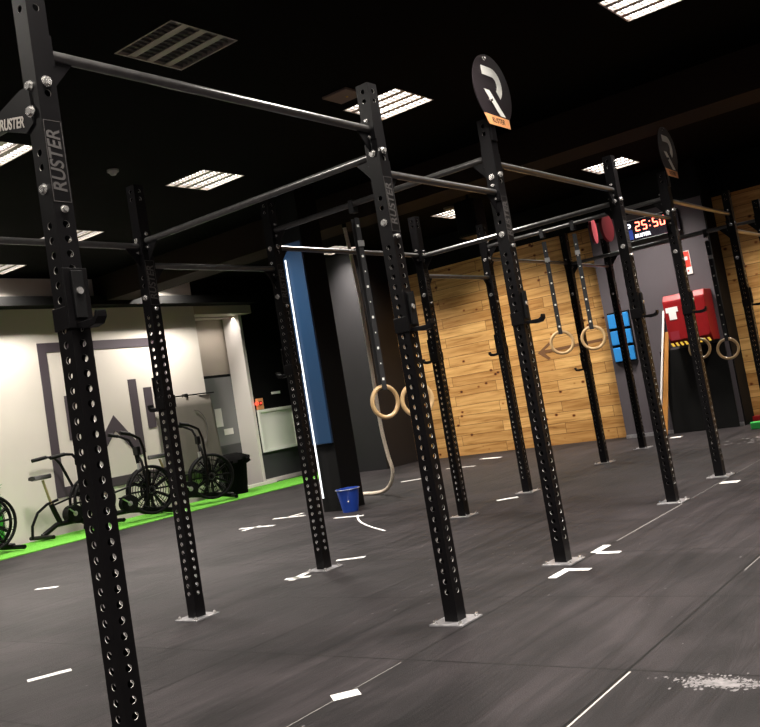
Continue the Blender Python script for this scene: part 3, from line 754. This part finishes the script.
# black bin with a stuffed bag
bi = empty('bin', (6.83, 8.60, .012), label='black bin with a stuffed black bag on the turf by the grey door', cat='bin')
b = MB(); n = 24; prof = [(.17, 0), (.215, .50), (.22, .505), (.20, .505), (.16, .01)]
vs = [(r * math.cos(2 * PI * i / n), r * math.sin(2 * PI * i / n), z) for r, z in prof for i in range(n)]
fs = [(j * n + i, j * n + (i + 1) % n, (j + 1) * n + (i + 1) % n, (j + 1) * n + i) for j in range(4) for i in range(n)] + [tuple(range(n)), tuple(range(4 * n, 5 * n))]
b.raw(vs, fs, 'binblack'); b.build('tub', bi, smooth=True)
g = MB(); nu, nv = 22, 10; vs = []
for j in range(nv + 1):
    for i in range(nu):
        a = 2 * PI * i / nu; p = PI * j / nv; rr = 1 + .14 * math.sin(5 * a + 3 * p) * math.sin(p) + .08 * math.sin(9 * a - 5 * p) * math.sin(p)
        vs.append((.27 * rr * math.cos(a) * math.sin(p), .24 * rr * math.sin(a) * math.sin(p), .55 + .12 * rr * math.cos(p)))
fs = [(j * nu + i, j * nu + (i + 1) % nu, (j + 1) * nu + (i + 1) % nu, (j + 1) * nu + i) for j in range(nv) for i in range(nu)]
g.raw(vs, fs, 'binblack'); g.build('bag', bi, smooth=True)

# ------------------------------------------------------------------ far wall things
tm = empty('interval_timer', (9.05, 1.80, 2.93), label='black wall timer with red digits reading 25:50', cat='wall timer')
tw = .40
MB().box((-.07, -tw, -.16), (-.001, .39, .15), 'clockface').build('case', tm, bevel=.004)
fb = MB()
for a, c in (((-tw, .142), (.39, .15)), ((-tw, -.16), (.39, -.152))): fb.box((-.073, a[0], a[1]), (-.0705, c[0], c[1]), 'silver')
fb.build('edge_trim', tm)
SEG = {'2': 'abged', '5': 'afgcd', '0': 'abcdef'}
def digit(ch, yc, zc, h=.135, w=.075, t=.017):
    b = MB(); y0 = yc + w / 2; 
    def bx(u0, u1, v0, v1): b.box((-.0745, y0 - u1, zc + v0), (-.0712, y0 - u0, zc + v1), 'led')
    hh = h / 2
    for s in SEG[ch]:
        if s == 'a': bx(t * .6, w - t * .6, hh - t, hh)
        if s == 'd': bx(t * .6, w - t * .6, -hh, -hh + t)
        if s == 'g': bx(t * .6, w - t * .6, -t / 2, t / 2)
        if s == 'b': bx(w - t, w, t * .3, hh - t * .4)
        if s == 'c': bx(w - t, w, -hh + t * .4, -t * .3)
        if s == 'f': bx(0, t, t * .3, hh - t * .4)
        if s == 'e': bx(0, t, -hh + t * .4, -t * .3)
    b.build('digit', tm)
for ch, y in (('2', .185), ('5', .085), ('5', -.075), ('0', -.175)): digit(ch, y, .04)
MB().box((-.0745, -.003, .065), (-.0712, .013, .081), 'led').box((-.0745, -.003, .0), (-.0712, .013, .016), 'led').build('colon', tm)
MB().box((-.0745, -.255, .03), (-.0712, -.240, .045), 'led').build('point', tm)
MB().box((-.0738, .27, -.13), (-.0712, .375, .01), 'clockblue').build('blue_label', tm)
text_mesh('letter', 'P', .15, tm, basis((-.075, .32, .04), (0, -1, 0), (0, 0, 1), (-1, 0, 0)), 'ledw', .0008, bold=.004)
text_mesh('lettering', 'RUSTER', .065, tm, basis((-.075, .13, -.095), (0, -1, 0), (0, 0, 1), (-1, 0, 0)), 'ledw', .0008, bold=.003)

rk = empty('panel_board', (9.05, 2.53, 1.10), label='wall board holding six sky-blue panels on the charcoal wall', cat='wall board')
MB().box((-.03, -.165, 0), (-.001, .165, .735), 'black').build('back_board', rk)
for i in range(2):
    for j in range(3):
        y0 = .035 if i == 0 else -.155
        MB().box((-.07, y0, .015 + j * .245), (-.031, y0 + .12, .015 + j * .245 + .205), 'skyblue').build('blue_panel', rk, bevel=.008)

ac = empty('metal_cabinet', (9.05, 1.46, 1.20), label='red metal wall cabinet with a white notice and striped lower edge', cat='cabinet')
b = MB(); b.prism([(0, 0), (-.30, 0), (-.36, .10), (-.36, .62), (-.30, .70), (0, .70)], lambda u, v, t_: (u - .001, t_, v), -.285, .285, 'red'); b.build('body', ac, bevel=.01)
MB().box((-.365, -.262, .08), (-.3605, .262, .60), 'red').build('door', ac, bevel=.002)
st = MB()
for i in range(9):
    y0 = -.28 + i * .062
    st.prism([(y0, -.05), (y0 + .031, -.05), (y0 + .056, .0), (y0 + .025, .0)], lambda u, v, t_: (-.3605 - t_, u, v + .045), 0.0, .004, 'yellow' if True else 'black')
MB().box((-.361, -.285, -.01), (-.300, .285, .0), 'black').build('lower_edge', ac)
sb = MB().box((-.3604, -.285, -.008), (-.3603, .285, -.007), 'black')
st.build('hazard_stripes', ac)
MB().box((-.370, .09, .46), (-.3655, .255, .53), 'paper').box((-.370, .12, .36), (-.3655, .22, .46), 'paper').build('notice', ac)
MB().box((-.368, .13, .08), (-.3655, .25, .20), 'crimson').build('grip_plate', ac)

sg = empty('fire_sign', (9.05, 1.42, 2.15), label='small red and white fire safety sign high on the charcoal wall', cat='sign')
MB().box((-.012, -.055, 0), (-.001, .055, .33), 'paper').build('plate', sg)
MB().box((-.014, -.048, .10), (-.0122, .048, .32), 'redsign').build('red_field', sg)
MB().box((-.0155, -.02, .20), (-.0142, .025, .25), 'paper').build('symbol', sg); MB().cyl((-.0135, .0, .05), (-.0122, .0, .05), .015, 'redsign', 12).build('symbol', sg)

tag(MB().prism([(2.06, .001), (2.14, .001), (1.90, 1.42), (1.84, 1.42)], lambda u, v, t_: (8.80 + v * .14 + t_, u, v), 0, .022, 'plank').build('leaning_plank'), 'tall orange wooden plank leaning beside the red cabinet', 'plank')
tag(MB().prism([(2.15, .001), (2.17, .001), (1.875, 1.72), (1.845, 1.72)], lambda u, v, t_: (8.77 + v * .14 + t_, u, v), 0, .03, 'paper').build('leaning_board'), 'narrow white board leaning next to the orange plank', 'board')
tag(MB().prism([(.02, .001), (.05, .001), (.005, 1.16), (-.025, 1.16)], lambda u, v, t_: (9.0 - u, t_, v), 1.12, 2.02, 'black').build('gym_mat', bevel=.006), 'black gym mat standing against the charcoal wall under the red cabinet', 'mat')
# arrow on the pine
ar = MB()
ar.prism([(4.05, 1.46), (3.82, 1.60), (3.80, 1.56), (3.93, 1.485), (2.95, 1.51), (2.95, 1.465), (3.93, 1.44), (3.84, 1.35), (3.88, 1.325)], lambda u, v, t_: (9.3 - t_, u, v), .0005, .004, 'arrowmark')
tag(ar.build('painted_arrow'), 'dark arrow marked on the pine wall behind the hanging rings', 'arrow')
# crimson pads on the end upright
pd_ = None
for i, (dy, s) in enumerate(((.10, 1.), (-.08, 1.1))):
    b = MB(); b.cyl((0, 0, -.0), (.035, 0, 0), .17 * s, 'crimson', 32)
    o = b.build('crimson_disc', rig, smooth=True); o.location = (XS['5'], D + dy, 2.82); o.rotation_euler = (0, 0, math.radians(102 - 12 * i)); o['label'] = 'crimson disc'
# small coloured blocks on the floor
tag(MB().box((8.30, .66, 0), (8.42, .80, .09), 'green').build('foam_block', bevel=.01), 'small green block on the floor by the right picture edge', 'block')
tag(MB().box((9.1, .72, 0), (9.3, .98, .10), 'red').box((9.05, .6, 0), (9.3, .72, .10), 'yellow').build('foam_block', bevel=.006), 'small red and yellow block against the right pine wall', 'block')

# ------------------------------------------------------------------ floor tape, chalk
def tape(p, q, lab, w=.045, grp='white tape marks on the floor'):
    p = Vector((*p, 0)); q = Vector((*q, 0)); d = (q - p).normalized(); n = Vector((-d.y, d.x, 0)) * w / 2
    b = MB(); b.prism([(0, -1), (0, 1), (1, 1), (1, -1)], lambda u, v, t_: p + (q - p) * u + n * v + Vector((0, 0, t_)), .0004, .002, 'tape')
    return tag(b.build('floor_tape'), lab, 'floor tape', grp)
tape((-1.13, 1.89), (-.94, 1.79), 'white tape strip on the floor at lower left beside the nearest upright', .055)
tape((-1.03, -.075), (-.945, -.145), 'short white tape mark at the bottom centre of the floor', .075)
tape((.75, 4.81), (.82, 4.60), 'small white tape dash left of the nearest upright at mid height', .05)
tape((.82, -.11), (1.03, -.11), 'white tape strip leading away from the R-sign upright base plate', .05)
tape((1.005, -.135), (1.005, -.255), 'white tape strip pointing right beside the R-sign upright base', .05)
tape((1.43, -.09), (1.63, -.09), 'upper white tape strip of the V right of the R-sign upright', .05)
tape((1.42, -.115), (1.42, -.26), 'lower white tape strip of the V right of the R-sign upright', .05)
tape((.92, 2.0), (.99, 1.83), 'white tape strip left of the back upright by the blue pillar base', .05)
tape((.88, 1.91), (1.10, 1.96), 'short white tape leg beside the back upright base', .05)
tape((1.47, 1.99), (1.56, 1.79), 'white tape dash right of the back upright by the pillar', .05)
tape((3.25, 4.86), (3.33, 4.42), 'longer white tape strip left of the pillar on the floor', .06)
tape((3.12, 4.68), (3.36, 4.66), 'white tape strip making a narrow V left of the pillar', .05)
tape((3.80, 4.88), (3.88, 4.47), 'white tape strip in the pillar-side pair farther back', .06)
tape((3.83, 4.70), (4.08, 4.68), 'white tape strip crossing the farther pillar-side one', .05)
tape((3.53, 3.74), (3.56, 3.38), 'white tape strip on the floor in front of the blue bucket', .05)
tape((3.88, 1.99), (4.01, 1.83), 'white tape strip left of the slim back-row upright base', .08)
tape((6.28, 4.86), (6.44, 4.63), 'white tape dash behind the curled rope end', .07)
tape((7.42, 4.86), (7.40, 4.36), 'white tape dash farther back than the rope end', .05)
tape((8.38, 4.84), (8.27, 4.44), 'far white tape dash near the foot of the pine wall', .10)
tape((3.91, -.115), (3.91, -.26), 'white tape patch beside the upright right of the leaning plank', .10)
tape((8.40, 1.88), (8.40, 1.72), 'white tape patch at the foot of the leaning plank', .13)
arc = [Vector((3.62 - 1.02 * t, 3.50 - 1.12 * t + .10 * math.sin(t * PI), 0)) for t in [i / 14 for i in range(15)]]
b = MB()
for i in range(14):
    p, q = arc[i], arc[i + 1]; n_ = Vector((-(q - p).y, (q - p).x, 0)).normalized() * .010; z = Vector((0, 0, .0015))
    b.raw([p - n_ + z, p + n_ + z, q + n_ + z, q - n_ + z], [(0, 1, 2, 3)], 'tape')
tag(b.build('chalk_line'), 'thin curved white line on the floor below the blue bucket', 'floor line')
# pale seam lines between some mats
sm = 0
for p, q in (((-2.2, -1.115), (-.58, -1.115)), ((.90, -1.115), (2.2, -1.115)), ((-1.55, -.10), (-.60, -.10)), ((1.75, -.105), (3.0, -.10)), ((3.2, -.10), (4.2, -.10)), ((4.4, -.10), (5.4, -.10))):
    w_ = .0032 if sm == 0 else .0022; 
    struct(MB().box((p[0], p[1] - w_, .0003), (q[0], q[1] + w_, .0012), 'letterw' if sm == 0 else 'seamline').build('trim_%d' % (10 + sm))); sm += 1
def spill(cx_, cy_, rx, ry, n, lab, ang=0., big=.03):
    b = MB()
    for i in range(n):
        r_ = random.gauss(0, .42); a = random.uniform(0, 2 * PI)
        u = r_ * math.cos(a) * rx; v = r_ * math.sin(a) * ry
        x = cx_ + u * math.cos(ang) - v * math.sin(ang); y = cy_ + u * math.sin(ang) + v * math.cos(ang)
        s = random.uniform(.15, 1) ** 2 * big; m_ = 7; a0 = random.uniform(0, 6)
        el = random.uniform(.4, 1)
        vs = [(x + s * random.uniform(.6, 1.2) * math.cos(a0 + 2 * PI * j / m_), y + el * s * random.uniform(.6, 1.2) * math.sin(a0 + 2 * PI * j / m_), .0006 + i * 1e-6) for j in range(m_)]
        b.raw(vs, [tuple(range(m_))], 'chalk')
    return tag(b.build('chalk_spill'), lab, 'chalk', kind='stuff')
spill(-.645, -1.46, .075, .20, 1500, 'patch of spilled white chalk on the mat at lower right', 0, .010)
spill(7.2, .25, .6, .6, 260, 'thin chalk smear on the floor near the right pine wall', 0, .05)
spill(1.5, .5, 5., 4., 260, 'scattered chalk specks over the rubber floor', 0, .009)

# ------------------------------------------------------------------ world and view
w = bpy.data.worlds.new('world'); S.world = w; w.use_nodes = True
w.node_tree.nodes['Background'].inputs[0].default_value = (.02, .02, .022, 1); w.node_tree.nodes['Background'].inputs[1].default_value = .1
vs_ = S.view_settings; vs_.view_transform = 'Standard'; vs_.look = 'None'; vs_.gamma = 1; vs_.use_curve_mapping = False; vs_.exposure = 0
